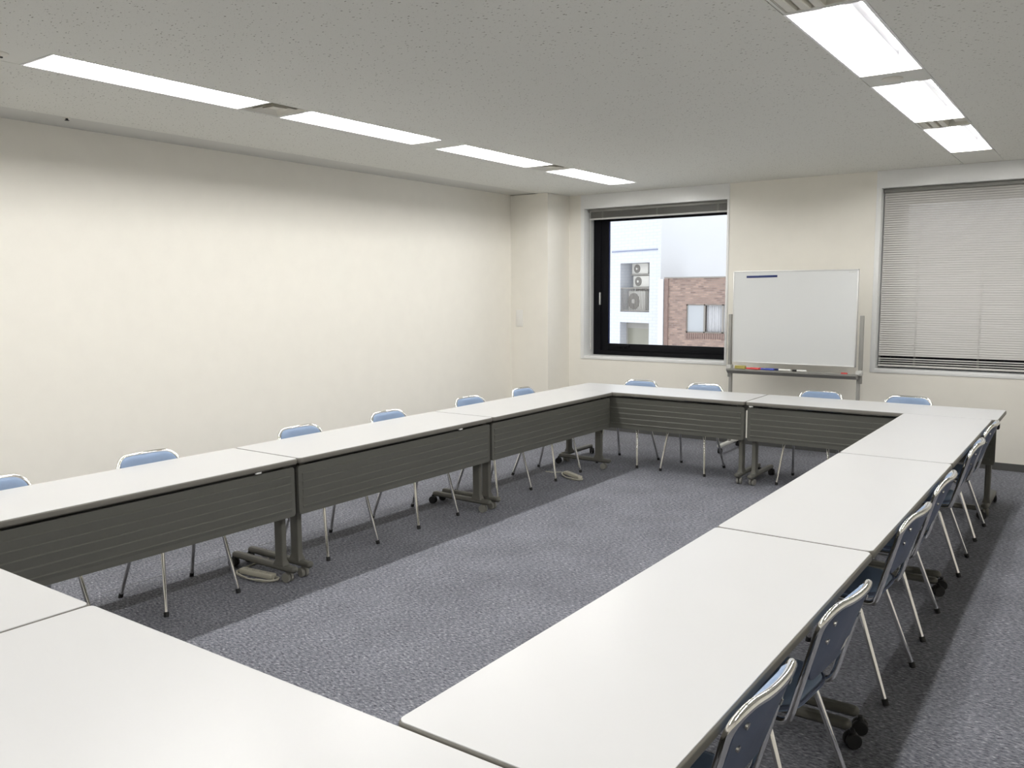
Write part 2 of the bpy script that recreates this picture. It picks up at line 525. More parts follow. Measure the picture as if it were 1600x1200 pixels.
b = MB(); b.box(-hw + .002, hw - .002, -.0135, .0135, .012, .030, bev=.004); b.build('bottom_rail', M['slat'], bl)
for x in (-.535, -.01, .515):
    c = MB()
    c.tube([(x, -.0155, 1.64), (x, -.0155, .02)], .0009, 5)
    c.tube([(x + .010, -.0155, 1.64), (x + .010, -.0155, .02)], .0008, 5)
    c.build('ladder_cord', M['cordm'], bl)

# ------------------------------------------------------------------ ceiling lights
def make_light():
    root = thing('ceiling_light', '', 'ceiling light', (0, 0, ZC))
    hx, hy, d = .1505, .612, .086
    b = MB()
    t = .004
    b.box(-hx - t, -hx, -hy - t, hy + t, .001, d); b.box(hx, hx + t, -hy - t, hy + t, .001, d)
    b.box(-hx, hx, -hy - t, -hy, .001, d); b.box(-hx, hx, hy, hy + t, .001, d)
    b.box(-hx - t, hx + t, -hy - t, hy + t, d, d + t)
    b.build('housing', M['lamp_white'], root)
    # long diffuser: half-round bar hung under the top of the housing
    rings = []
    for y, s in ((-hy + .006, .9), (-hy + .012, 1), (hy - .012, 1), (hy - .006, .9)):
        r = []
        for k in range(11):
            a = PI * k / 10
            ca, sa = math.cos(a), math.sin(a)
            r.append((.037 * s * math.copysign(abs(ca) ** .7, ca), y, .046 - .025 * s * abs(sa) ** .7))
        rings.append(r)
    b = MB(); b.loft(rings, 0, True); b.build('lamp', M['lamp'], root)
    b = MB(); b.box(-.034, .034, -hy + .004, hy - .004, .046, d); b.build('lamp_base', M['lamp_white'], root)
    for sx in (-1, 1):
        b = MB(); b.box(min(sx * .0345, sx * .150), max(sx * .0345, sx * .150), -hy + .002, hy - .002, d - .002, d - .0005); b.build('added_flank_mirror', M['mirror'], root)  # mirror strips added so the recess flanks read as dim grey
    fl = MB()
    e = .006
    fl.box(-hx - t, -hx + e, -hy - t, hy + t, -.002, .001); fl.box(hx - e, hx + t, -hy - t, hy + t, -.002, .001)
    fl.box(-hx + e, hx - e, -hy - t, -hy + e, -.002, .001); fl.box(-hx + e, hx - e, hy - e, hy + t, -.002, .001)
    fl.build('flange', M['lamp_white'], root)
    return root
LCX, RCX = sum(LX) / 2, sum(RX) / 2
left_c = [0.580, -0.970, -2.460, -3.990, -5.52, -7.05]
right_c = [0.460, -1.060, -2.545, -4.055, -5.56, -7.07]
proto = make_light()
ordw = ['nearest the window wall', 'second from the window wall', 'third from the window wall', 'fourth, at the left picture edge', 'fifth from the window wall', 'sixth from the window wall']
first = True
for cs, cx, side in ((left_c, LCX, 'left'), (right_c, RCX, 'right')):
    for i, cy in enumerate(cs):
        o = proto if first else copy_tree(proto)
        first = False
        o.location = (cx, cy, ZC)
        od = ordw[i] if not (side == 'right' and i == 3) else 'fourth from the window wall'
        o['label'] = 'recessed white strip light in the %s ceiling row, %s' % (side, od)
        o['group'] = 'recessed lights in the %s ceiling row' % side

# plain panels between the lights of a row
tn = [2]
def gap_panel(cx, y0, y1, hole=False):
    tn[0] += 1
    b = MB(); hx = .153; g = .003
    if not hole:
        b.box(cx - hx, cx + hx, y0 + g, y1 - g, ZC + .001, ZC + .014)
    else:
        b.box(cx - hx, cx - hx + .012, y0 + g, y1 - g, ZC + .001, ZC + .014); b.box(cx + hx - .012, cx + hx, y0 + g, y1 - g, ZC + .001, ZC + .014)
        b.box(cx - hx + .012, cx + hx - .012, y0 + g, y0 + .014, ZC + .001, ZC + .014); b.box(cx - hx + .012, cx + hx - .012, y1 - .014, y1 - g, ZC + .001, ZC + .014)
    structure(b.build('trim_%d' % tn[0], M['ceil_plain']))
def square_vent(cx, y0, y1, label):
    t = thing('ceiling_vent', label, 'vent', (cx, (y0 + y1) / 2, ZC), group='square ceiling vents in the left row')
    hx, hy = .139, (y1 - y0) / 2 - .015
    b = MB()
    b.box(-hx, hx, -hy, hy, .050, .054)
    b.box(-hx, -hx + .003, -hy, hy, .002, .05); b.box(hx - .003, hx, -hy, hy, .002, .05)
    b.box(-hx, hx, -hy, -hy + .003, .002, .05); b.box(-hx, hx, hy - .003, hy, .002, .05)
    b.build('throat', M['vent_dark'], t)
    for k, (s0, s1, za, zb) in enumerate(((.98, .80, .001, .026), (.70, .50, .003, .030), (.40, .20, .006, .034))):
        bb = MB()
        def rg(s, z): return [(-hx * s, -hy * s, z), (hx * s, -hy * s, z), (hx * s, hy * s, z), (-hx * s, hy * s, z)]
        bb.loft([rg(s0, za), rg(s0 - .02, za), rg(s1, zb), rg(s1 + .02, zb + .003), rg(s0, za + .004)], 0, False, False, False)
        bb.build('cone', M['vent'], t)
    bb = MB(); bb.box(-hx * .2, hx * .2, -hy * .2, hy * .2, .010, .014); bb.build('core', M['vent'], t)
def line_vent(cx, y0, y1, label):
    t = thing('ceiling_vent', label, 'vent', (cx, (y0 + y1) / 2, ZC), group='louvred ceiling vents in the right row')
    hx, hy = .139, (y1 - y0) / 2 - .015
    b = MB()
    b.box(-hx, hx, -hy, hy, .064, .067)
    b.box(-hx, -hx + .003, -hy, hy, .002, .064); b.box(hx - .003, hx, -hy, hy, .002, .064)
    b.box(-hx, hx, -hy, -hy + .003, .002, .064); b.box(-hx, hx, hy - .003, hy, .002, .064)
    b.build('throat', M['vent'], t)
    for k in range(3):
        x = -.134 + k * .054
        bl_ = MB()
        pr = [(x, .003), (x + .034, -.004), (x + .040, -.002), (x + .048, .040), (x + .044, .042), (x + .034, .004), (x + .002, .010)]
        bl_.loft([[(px, -hy + .004, pz) for px, pz in pr], [(px, hy - .004, pz) for px, pz in pr]], 0, False)
        bl_.build('louvre_blade', M['vent'], t)
    bl_ = MB(); bl_.box(.055, hx - .004, -hy + .004, hy - .004, .022, .026); bl_.build('flat_panel', M['vent'], t)

def gaps(cs):
    h = .616
    out = [(cs[0] + h, YB)]
    for a, c in zip(cs, cs[1:]): out.append((c + h, a - h))
    out.append((YF, cs[-1] - h))
    return out
for i, (y0, y1) in enumerate(gaps(left_c)):
    hole = i in (1, 3)
    gap_panel(LCX, y0, y1, hole)
    if i == 1: square_vent(LCX, y0, y1, 'square louvred ceiling vent between the two far lights of the left row')
    if i == 3: square_vent(LCX, y0, y1, 'square louvred ceiling vent right of the longest-looking left light')
for i, (y0, y1) in enumerate(gaps(right_c)):
    hole = i in (1, 3)
    gap_panel(RCX, y0, y1, hole)
    if i == 1: line_vent(RCX, y0, y1, 'beige bladed ceiling vent between the two far lights of the right row')
    if i == 3: line_vent(RCX, y0, y1, 'large bladed ceiling vent at the top picture edge before the right lights')
# round flush speaker on the second right panel
b = MB()
rg = lambda r, z: [(r * math.cos(2 * PI * k / 28), r * math.sin(2 * PI * k / 28), z) for k in range(28)]
b.loft([rg(.052, 0), rg(.052, -.004), rg(.046, -.009), rg(.020, -.012)], 0, True)
o = b.build('ceiling_detector', M['vent'], None, (RCX - .02, -1.795, ZC + .001))
tag(o, 'flat round beige ceiling detector between the two nearer right lights', 'detector')
# small sensor with two dark eyes left of the first left light
t = thing('ceiling_sensor', 'small ceiling sensor with two dark eyes at the left picture edge', 'sensor', (-2.34, -4.765, ZC + .001))
b = MB(); b.loft([rg(.055, 0), rg(.055, -.003), rg(.045, -.008), rg(.02, -.010)], 0, True); b.build('body', M['vent'], t)
for dx, dy in ((-.012, .028), (-.012, -.004)):
    e = MB(); e.loft([[(x * .009 / .052 + dx, y * .009 / .052 + dy, z) for x, y, z in rg(.052, zz)] for zz in (-.006, -.013)], 0, True)
    e.build('eye', M['rubber'], t)
# small sprinkler on the plain board along the left wall
t = thing('ceiling_sprinkler', 'tiny dark sprinkler head in the ceiling strip by the left wall', 'sprinkler', (-3.545, -3.83, ZC + .007))
b = MB(); b.loft([rg(.022, 0), rg(.022, -.002), rg(.014, -.004)], 0, True); b.build('plate', M['vent'], t)
b = MB(); b.loft([rg(.008, -.003), rg(.008, -.012), rg(.014, -.014), rg(.014, -.016)], 0, True); b.build('nozzle', M['rubber'], t)

# blank plate on the pillar
t = thing('wall_plate', 'blank white rectangular plate on the pillar face in the far left corner', 'wall plate', (-3.741, 1.40, 1.293))
b = MB(); b.box(-.046, .046, -.008, 0, -.098, .098, bev=.003); b.build('cover', M['plate'], t)
b = MB(); b.box(-.036, .036, -.0095, -.007, -.085, .085, bev=.001); b.build('inset', M['plate'], t)

# ------------------------------------------------------------------ tables
TL, TW = 1.795, .575
def make_caster(parent, x, y, mat, turn):
    c = MB()
    ca, sa = math.cos(turn), math.sin(turn)
    def wheel(off):
        prof = [(-.009, .020), (-.009, .026), (-.006, .028), (.006, .028), (.009, .026), (.009, .020)]
        rings = []
        for ax, r in prof:
            ring = []
            for k in range(18):
                a = 2 * PI * k / 18
                u, w = r * math.cos(a), r * math.sin(a)
                d = off + ax
                ring.append((x + d * ca - u * sa, y + d * sa + u * ca, .028 + w))
            rings.append(ring)
        c.loft(rings, 0, True)
    wheel(-.0125); wheel(.0125)
    c.box(x - .008, x + .008, y - .012, y + .012, .040, .058, bev=.003)
    c.cyl((x, y, .05), (x, y, .068), .008, 10)
    c.build('caster', mat, parent)

def make_table():
    root = thing('conference_table', '', 'table')
    hx, hy = TL / 2, TW / 2
    b = MB(); b.slab(hx - .0050, hy - .0050, .020, .690, TOP, .0012); b.build('tabletop', M['laminate'], root)
    b = MB(); b.slab(hx, hy, .025, .668, .6982, .006); b.build('edge_band', M['edge'], root)
    # modesty panel with pressed horizontal ribs
    b = MB()
    y0 = -hy + .026
    def ring(y, ins):
        return [(x, y, z) for x, z in rrect(.887 - ins, .1385 - ins, .018, 5, 0, .5125)]
    b.loft([ring(y0 + .018, 0), ring(y0 + .002, 0), ring(y0, .002)], 0, True)
    for k in range(1, 6):
        z = .651 - k * .046
        pr = [(y0 + .0005, z + .0030), (y0 - .0038, z - .0008), (y0 - .0042, z - .0026), (y0 + .0002, z - (.0425 if k < 5 else .020))]
        xe = .887 - .028
        b.loft([[(-xe, py, pz) for py, pz in pr], [(xe, py, pz) for py, pz in pr]], 0, False)
    b.build('modesty_panel', M['panel'], root)
    b = MB(); b.box(-.83, .83, -.205, -.155, .615, .650, bev=.004); b.build('beam', M['steel'], root)
    for s in (-1, 1):
        x = s * (.9 - .056)
        lg = MB()
        yc = -.175
        def sec(w, d, z): return [(x + px, yc + py, z) for px, py in rrect(w, d, .009, 4)]
        lg.loft([sec(.026, .046, .092), sec(.023, .042, .105), sec(.018, .033, .125), sec(.018, .033, .612)], 0, True)
        lg.box(x - .02, x + .02, yc - .07, yc + .10, .608, .668, bev=.004)
        leg = lg.build('leg', M['steel'], root)
        ft = MB(); ft.slab(.025, .275, .024, .062, .096, .012, x, -.024, 0, 6)
        ft.build('foot', M['steel'], leg)
        make_caster(leg, x, -.225, M['caster'], .15 * s)
        make_caster(leg, x, .255, M['rubber'], .45 - .2 * s)
        kb = MB(); kb.box(x + s * .016 - .014, x + s * .016 + .014, .080, .130, .578, .630, bev=.008)
        kb.cyl((x + s * .012, .105, .62), (x + s * .012, .105, .67), .006, 8)
        kb.build('lever', M['rubber'], root)
    return root

def add_clip(t, x):
    b = MB(); b.box(x - .016, x + .016, -TW / 2 + .004, -TW / 2 + .016, .660, .668)
    b.build('clip', M['white'], t)['label'] = 'small white clip'

tp = make_table()
first = True
LTX, RTX = -2.0355, .9425
spots = []
nth = ['farthest of the three in the left row, by the window wall', 'middle one of the three in the left row', 'nearest of three in the left row, at the left picture edge']
for k in range(3): spots.append((LTX, -.9 - 1.8 * k, PI / 2, 'white-topped wheeled table, ' + nth[k], 'tables of the left row'))
nth = ['farthest of the three in the right row', 'middle one of the three in the right row', 'nearest of the three in the right row']
for k in range(3): spots.append((RTX, -.9 - 1.8 * k, -PI / 2, 'white-topped wheeled table, ' + nth[k], 'tables of the right row'))
spots.append((-1.435, TW / 2, 0, 'white-topped grey wheeled table of the far row, below the open-view window', 'tables of the far row'))
spots.append((.365, TW / 2, 0, 'white-topped grey wheeled table of the far row, at its right-hand end', 'tables of the far row'))
spots.append((-1.447, -5.405 - TW / 2, PI, 'white-topped grey wheeled table cut by the lower left picture corner', 'tables of the near row'))
spots.append((.353, -5.405 - TW / 2, PI, 'white-topped grey wheeled table across the bottom edge of the picture', 'tables of the near row'))
tabs = []
for (x, y, rz, lab, grp) in spots:
    o = tp if first else copy_tree(tp)
    first = False
    o.location = (x, y, 0); o.rotation_euler = (0, 0, rz)
    o['label'] = lab; o['group'] = grp
    tabs.append(o)
add_clip(tabs[2], .633); add_clip(tabs[1], .528); add_clip(tabs[7], -.852)

# ------------------------------------------------------------------ chairs (face local +x)
def bx(z): return -.174 - (z - .441) * .265
def bmap(y, z, off=0.0):
    bow = .034 * (1 - min(1.0, abs(y) / .178) ** 2.3)
    k = min(1.0, max(0.0, (z - .46) / .26))
    return (bx(z) - bow * k + off, y, z)

def make_chair():
    root = thing('stacking_chair', '', 'chair')
    # one bent tube: forward under the seat, up the sides, round the top of the back
    half = .175
    side = [Vector((.165, -half + .01, .378)), Vector((-.150, -half + .006, .378))]
    path2 = fillet([(-half, .42, 0), (-half, .740, 0), (half, .740, 0), (half, .42, 0)], .072, 8)
    dense = []
    for a, c in zip(path2, path2[1:]):
        L = (c - a).length; n = max(1, int(L / .025))
        for k in range(n): dense.append(a.lerp(c, k / n))
    dense.append(path2[-1])
    arc = [Vector(bmap(p.x, p.y)) for p in dense]
    lo = fillet([side[0], (bx(.378) + .004, -half + .004, .378), arc[0], arc[1]], .055, 7)[:-2]
    hi = [Vector((p.x, -p.y, p.z)) for p in reversed(lo)]
    b = MB(); b.tube(lo + arc + hi, .0115, 10); b.build('frame', M['chrome'], root)
    # back pad and its shell
    out = []
    n = 7
    for (sx, sy, a0, r) in ((1, 1, 0, .062), (-1, 1, PI / 2, .062), (-1, -1, PI, .075), (1, -1, 1.5 * PI, .075)):
        cy, cz = sx * (.163 - r), (.737 - r if sy > 0 else .492 + r)
        for k in range(n + 1):
            a = a0 + PI / 2 * k / n
            out.append((cy + r * math.cos(a), cz + r * math.sin(a)))
    def ring(s, off):
        cz = .612
        return [bmap(y * s, cz + (z - cz) * (1 - (1 - s) * .75), off) for y, z in out]
    def disc(mb, rings):
        # close both ends with concentric rings so that the bowed face stays smooth
        mb.loft(rings, 0, True)
    f = MB(); disc(f, [ring(.25, .0265), ring(.5, .0265), ring(.78, .026), ring(.93, .022), ring(1.0, .012), ring(1.0, .001), ring(.99, -.001)])
    f.build('backrest', M['vinyl'], root)
    s_ = MB(); s_.loft([ring(.99, .0005), ring(1.0, -.002), ring(.985, -.0065), ring(.75, -.0075), ring(.4, -.0075), ring(.2, -.0075)], 0, True)
    for y in (-.130, .130):
        for z in (.690, .632):
            p = Vector(bmap(y, z, -.0065))
            d = Vector((-1, 0, -.26)).normalized()
            s_.tube([p, p + d * .003, p + d * .0055], .0085, 12, 1)
    s_.build('back_shell', [M['shell'], M['rivet']], root)
    # seat
    def sring(ins, z, hx=.186, hy=.178):
        pts = []
        for x, y in rrect(hx - ins, hy - ins, .105 - ins * .6, 7, .024, 0):
            drop = .010 * (x / .2) ** 2 if x > 0 else .004
            pts.append((x, y, z - drop))
        return pts
    b = MB(); b.loft([sring(.004, .396), sring(0, .400), sring(0, .410), sring(.008, .421), sring(.03, .428), sring(.09, .431), sring(.15, .430)], 0, True)
    b.build('seat', M['vinyl'], root)
    b = MB(); b.loft([sring(.075, .382), sring(.035, .387), sring(.008, .398), sring(-.003, .406), sring(-.0035, .416), sring(.001, .418), sring(.004, .412)], 0, True, True, False); b.build('seat_shell', M['shell'], root)
    # two bent legs each side
    for sy in (-1, 1):
        for (xt, xbm, xin) in ((-.095, -.220, .03), (.150, .222, .02)):
            y0, y1 = sy * .170, sy * .208
            zt = .366
            pts = fillet([(xin, y0 - sy * .004, zt), (xt, y0, zt), (xbm, y1, .012)], .045, 7)
            lg = MB(); lg.tube(pts, .0105, 10); leg = lg.build('leg', M['chrome'], root)
            d = (Vector(pts[-1]) - Vector(pts[-2])).normalized()
            e = Vector((xbm, y1, .012))
            ft = MB(); ft.tube([e - d * .012, e + d * .0121], .0125, 10); ft.build('rubber_foot', M['rubber'], leg)
    return root

cp = make_chair()
first = True
seats = []
lab = ['farthest along the left tables, beside the pillar', 'second from the pillar along the left tables', 'third from the pillar along the left tables',
       'fourth from the pillar along the left tables', 'fifth from the pillar along the left tables', 'sixth along the left tables, cut by the left picture edge']
for y, dx, a, l in zip((-.505, -1.284, -2.238, -3.058, -4.12, -4.90), (-2.132, -2.140, -2.130, -2.127, -2.128, -2.13), (.6, -4.0, -.8, -.7, -2.0, 1.0), lab):
    seats.append((dx, y, math.radians(a), 'blue padded chrome chair, ' + l, 'chairs along the left tables'))
lab = ['farthest along the right tables, by the far corner', 'second from the far corner along the right tables', 'third from the far corner along the right tables',
       'fourth from the far corner along the right tables', 'fifth along the right tables, with a silver sticker on its back', 'nearest along the right tables, cut by the bottom picture edge']
for y, dx, a, l in zip((-.46, -1.27, -2.33, -3.045, -4.145, -4.835), (1.013, 1.018, 1.016, 1.018, 1.030, 1.017), (-.8, 1.5, .4, -3.0, -5.0, -2.0), lab):
    seats.append((dx, y, PI + math.radians(a), 'blue padded chrome chair, ' + l, 'chairs along the right tables'))
lab = ['at the left end of the far tables', 'second from the left behind the far tables, left of the whiteboard', 'behind the far tables in front of the whiteboard', 'at the right end of the far tables, right of the whiteboard']
for x, y, l in zip((-1.789, -1.140, -.112, .569), (.375, .375, .41, .40), lab):
    seats.append((x, y, -PI / 2 + random.uniform(-.015, .015), 'blue padded chrome chair, ' + l, 'chairs behind the far tables'))
chairs = []
for (x, y, rz, l, g) in seats:
    o = cp if first else copy_tree(cp)
    first = False
    o.location = (x, y, 0); o.rotation_euler = (0, 0, rz)
    o['label'] = l; o['group'] = g
    chairs.append(o)
# silver sticker low on the back of one chair
b = MB()
vs = [bmap(y, z, -.0090) for z in (.528, .566) for y in (-.112, -.072)]
vs2 = [(p[0] - .0006, p[1], p[2]) for p in vs]
b.add(vs + vs2, [(0, 1, 3, 2), (4, 6, 7, 5), (0, 4, 5, 1), (2, 3, 7, 6), (0, 2, 6, 4), (1, 5, 7, 3)])
st = b.build('sticker', M['plate'], chairs[10]); st['label'] = 'pale silver sticker'

# ------------------------------------------------------------------ whiteboard
wb = thing('whiteboard', 'wheeled whiteboard on grey posts against the wall between the windows', 'whiteboard', (-.610, 1.44, 0))
x0, x1, z0, z1 = -.584, .586, .893, 1.787
b = MB(); b.box(x0 + .006, x1 - .006, -.012, .012, z0 + .006, z1 - .006); b.build('panel', M['board'], wb)
b = MB()
b.box(x0, x0 + .010, -.016, .016, z0, z1, bev=.002); b.box(x1 - .010, x1, -.016, .016, z0, z1, bev=.002)
b.box(x0, x1, -.016, .016, z0, z0 + .010, bev=.002); b.box(x0, x1, -.016, .016, z1 - .010, z1, bev=.002)
b.build('frame', M['alu'], wb)
b = MB()
for k, (dx, w) in enumerate(((0, .012), (.017, .007), (.027, .014), (.045, .009), (.057, .008))):
    b.box(x1 - .085 + dx, x1 - .085 + dx + w, -.0128, -.0118, z1 - .030, z1 - .022)
b.build('maker_mark', M['lgrey'], wb)
for s, xp in ((-1, x0 - .035), (1, x1 + .035)):
    b = MB(); b.box(xp - .016, xp + .016, .012, .050, .74, 1.365, bev=.004)
    b.box(xp - .016 - s * .012, xp + .014 - s * .012, .014, .048, .09, .80, bev=.004)
    po = b.build('post', M['post'], wb)
    b = MB(); b.box(xp - .024, xp + .030 if s < 0 else xp + .022, -.012, .056, .815, .865, bev=.008)
    b.cyl((xp - s * .010, -.020, .845), (xp - s * .010, .0, .845), .020, 14)
    b.build('pivot', M['lgrey'], po)
    b = MB(); b.slab(.022, .285, .02, .060, .092, .008, xp - s * .012, .03); ft = b.build('foot', M['lgrey'], po)
    for y in (-.215, .275):
        c = MB()
        for o_ in (-.011, .011):
            rings = []
            for ax, r in ((-.008, .020), (-.006, .026), (.006, .026), (.008, .020)):
                rings.append([(xp - s * .012 + o_ + ax, y + r * math.cos(2 * PI * k / 16), .026 + r * math.sin(2 * PI * k / 16)) for k in range(16)])
            c.loft(rings, 0, True)
        c.cyl((xp - s * .012, y, .04), (xp - s * .012, y, .064), .007, 8)
        c.build('caster', M['rubber'], po)
b = MB()
xa, xb_ = x0 - .025, x1 + .025
pr = [(.014, .832), (-.085, .826), (-.092, .834), (-.096, .834), (-.094, .818), (-.055, .785), (.014, .785)]
b.loft([[(xa, y, z) for y, z in pr], [(xb_, y, z) for y, z in pr]], 0, False)
b.build('tray', M['post'], wb)
TZ = .8335
def tray_y(y): return 1.44 + y
# things on the tray
t = thing('board_eraser', 'olive yellow felt eraser at the left end of the whiteboard tray', 'eraser', (-1.095, tray_y(-.035), TZ))
b = MB(); b.box(-.052, .052, -.022, .022, 0.0, .018, bev=.003); b.build('felt', M['olive'], t)
b = MB(); b.box(-.052, .052, -.022, .022, .018, .030, bev=.004); b.build('grip', M['olive'], t)
def marker(x0, x1, y, mb, mc, label, cap_right=True):
    t = thing('marker', label, 'marker', ((x0 + x1) / 2, tray_y(y), TZ + .0075), group='markers on the whiteboard tray')
    h = (x1 - x0) / 2
    s = 1 if cap_right else -1
    b = MB(); b.cyl((-s * h, 0, 0), (s * h * .35, 0, 0), .0085, 12); b.build('barrel', mb, t)
    b = MB(); b.cyl((s * h * .35, 0, 0), (s * h, 0, 0), .0092, 12); b.build('cap', mc, t)
    t.rotation_euler = (0, 0, random.uniform(-.03, .03))
marker(-1.030, -.905, -.050, M['red'], M['red'], 'red marker right of the eraser on the whiteboard tray, front one')
marker(-1.000, -.880, -.020, M['red'], M['red'], 'red marker on the whiteboard tray, rear one by the board')
marker(-.885, -.755, -.052, M['bluem'], M['bluem'], 'blue marker beside the red ones on the whiteboard tray, front one')
marker(-.850, -.725, -.022, M['bluem'], M['navy'], 'blue marker with dark cap on the whiteboard tray, rear one')
marker(-.715, -.600, -.040, M['white'], M['white'], 'all-white marker left of the black-capped one on the whiteboard tray')
marker(-.585, -.455, -.040, M['white'], M['rubber'], 'white marker with black cap at the middle of the whiteboard tray', False)
b = MB(); b.loft([[(x, y, z) for x, y in rrect(.030 - i, .011 - i, .010 - i, 5)] for z, i in ((0, .001), (.004, 0), (.010, .001), (.012, .004))], 0, True)
o = b.build('magnet', M['red'], None, (-.110, tray_y(-.05), TZ - .001))
tag(o, 'small red magnet at the right end of the whiteboard tray', 'magnet')
b = MB(); b.box(-.150, .150, -.004, 0, -.0105, .0105, bev=.0015)
o = b.build('magnet_bar', M['navy'], None, (-.912, 1.428, 1.732))
o.rotation_euler = (0, -.012, 0)
tag(o, 'dark blue magnetic bar near the top left of the whiteboard', 'magnet bar')

# ------------------------------------------------------------------ power strips on the carpet
def power_strip(loc, rz, label, tail):
    t = thing('power_strip', label, 'power strip', loc, rz, 'power strips on the carpet')
    b = MB(); b.box(-.125, .125, -.021, .021, .002, .032, bev=.004)
    b.build('body', M['cream'], t)
    for k in range(4):
        x = -.085 + k * .055
        s = MB(); s.slab(.016, .013, .004, .0318, .0326, .0003, x, 0, 0, 3)
        s.box(x - .008, x - .005, -.006, .006, .0322, .0330, 1); s.box(x + .005, x + .008, -.006, .006, .0322, .0330, 1)
        s.build('socket', [M['cream'], M['ext_dark']], t)
    pts = [(.125, 0, .016)]
    N = 70
    for k in range(N + 1):
        a = -.2 - 2 * PI * 3.468 * k / N
        rx = .150 + .012 * math.sin(3 * a) + .004 * k / N
        ry = .052 + .008 * math.cos(2 * a + 1) + .010 * k / N
        pts.append((.012 + rx * math.cos(a), -.022 + ry * math.sin(a), .006 + .010 * (k / N) * (1 + .4 * math.sin(5 * a))))
    pts += tail
    b = MB(); b.tube(pts, .0042, 7); b.build('cable', M['cream'], t)
power_strip((-2.030, -3.690, 0), -.05 + .17, 'cream power strip with coiled cable by the near pair of left table feet', [(-.165, .03, .006), (-.175, .16, .0045), (-.17, .26, .0045)])
power_strip((-1.870, -.490, 0), -.50, 'cream power strip with coiled cable under the farthest left table', [(-.19, .02, .006), (-.24, -.08, .0045), (-.30, -.11, .0045)])

# ------------------------------------------------------------------ buildings across the street
DZ = .70
D1 = Vector((-.939, .345, 0)).normalized(); NI = Vector((.345, .939, 0)).normalized()
C0 = Vector((-15.683, 30.276, 0))
class FB(MB):
    """boxes laid out on the tiled facade: u leftwards from its corner, w inwards, z up"""
    def fbox(self, u0, u1, w0, w1, z0, z1, mi=0):
        vs = []
        for z in (z0, z1):
            for w in (w0, w1):
                for u in (u0, u1):
                    p = D1 * u + NI * w
                    vs.append((p.x, p.y, z))
        return self.add(vs, [(0, 2, 3, 1), (4, 5, 7, 6), (0, 1, 5, 4), (2, 6, 7, 3), (0, 4, 6, 2), (1, 3, 7, 5)], mi)
wbld = thing('tiled_building', 'white tiled building across the street, seen through the left window', 'building', C0)
zt, zb = 9.0, -12.0
r1 = (.745, 2.83, -.165 + DZ, 2.24 + DZ); r2 = (.75, 2.85, -3.10 + DZ, -.69 + DZ)
f = FB()
f.fbox(0, r1[0], 0, 1.5, zb, zt)
f.fbox(r1[1], 9.0, 0, 1.5, zb, zt)
f.fbox(r1[0], r1[1], 0, 1.5, r1[3], zt)
f.fbox(r1[0], r1[1], 0, 1.5, r2[3], r1[2])
f.fbox(r1[0], r1[1], 0, 1.5, zb, r2[2])
f.build('facade', M['tile'], wbld)
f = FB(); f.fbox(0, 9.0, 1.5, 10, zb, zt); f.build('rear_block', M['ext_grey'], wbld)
f = FB(); f.fbox(-.012, .0, .0, 10.0, zb, zt); f.build('side_wall', M['white_ext'], wbld)
f = FB(); f.fbox(.2, 3.46, -.03, .0, 2.80 + DZ, 2.86 + DZ); f.build('joint', M['ldge'], wbld)
f = FB(); f.fbox(r2[0], 2.72, .45, .50, r2[2], -.99 + DZ); f.build('door_leaf', M['doorglass'], wbld)
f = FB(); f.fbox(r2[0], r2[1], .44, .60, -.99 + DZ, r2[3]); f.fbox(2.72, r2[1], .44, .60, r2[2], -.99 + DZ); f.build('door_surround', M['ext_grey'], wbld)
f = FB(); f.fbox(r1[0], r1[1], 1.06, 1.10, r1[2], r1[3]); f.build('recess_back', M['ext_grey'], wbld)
f = FB()
f.fbox(r1[0], r1[1], .04, .07, .98 + DZ, 1.03 + DZ); f.fbox(r1[0], r1[1], .04, .07, -.12 + DZ, -.08 + DZ)
u = r1[0] + .03
while u < r1[1]:
    f.fbox(u, u + .025, .045, .065, -.12 + DZ, 1.0 + DZ); u += .105
f.build('railing', M['ext_brown'], wbld)
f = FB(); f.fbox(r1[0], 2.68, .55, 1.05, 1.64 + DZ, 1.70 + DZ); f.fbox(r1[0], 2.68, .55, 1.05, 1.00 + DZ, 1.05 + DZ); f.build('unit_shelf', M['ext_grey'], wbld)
f = FB(); f.fbox(2.70, 2.80, .94, 1.04, -.16 + DZ, 2.24 + DZ); f.build('pipe', M['white_ext'], wbld)
wbld.location = C0

def ac_unit(u0, u1, w0, z0, z1, label):
    p = C0 + D1 * u0 + NI * w0
    t = thing('air_conditioner_unit', label, 'air conditioner', (p.x, p.y, z0), math.atan2(D1.y, D1.x), 'air conditioner units across the street')
    W = u1 - u0; Hh = z1 - z0
    b = MB(); b.box(0, W, -.42, 0, 0, Hh, bev=.02); b.build('casing', M['ac'], t)
    cx, cz, r = W * .66, Hh * .5, Hh * .40
    g = MB(); g.tube([(cx, .0, cz), (cx, .03, cz)], r, 24); g.build('fan_grille', M['ac_dark'], t)
    h = MB(); h.tube([(cx, .03, cz), (cx, .05, cz)], r * .28, 14); h.build('hub', M['ac'], t)
    return t
ac_unit(1.50, 2.66, .62, 1.705 + DZ, 2.33 + DZ - .10, 'cream air conditioner unit across the street, topmost of three in the recess')
ac_unit(1.42, 2.56, .62, 1.055 + DZ, 1.62 + DZ, 'cream air conditioner unit across the street, middle of three in the recess')
ac_unit(1.52, 2.76, .48, -.155 + DZ, .86 + DZ, 'cream air conditioner unit across the street, lowest, behind the railing')

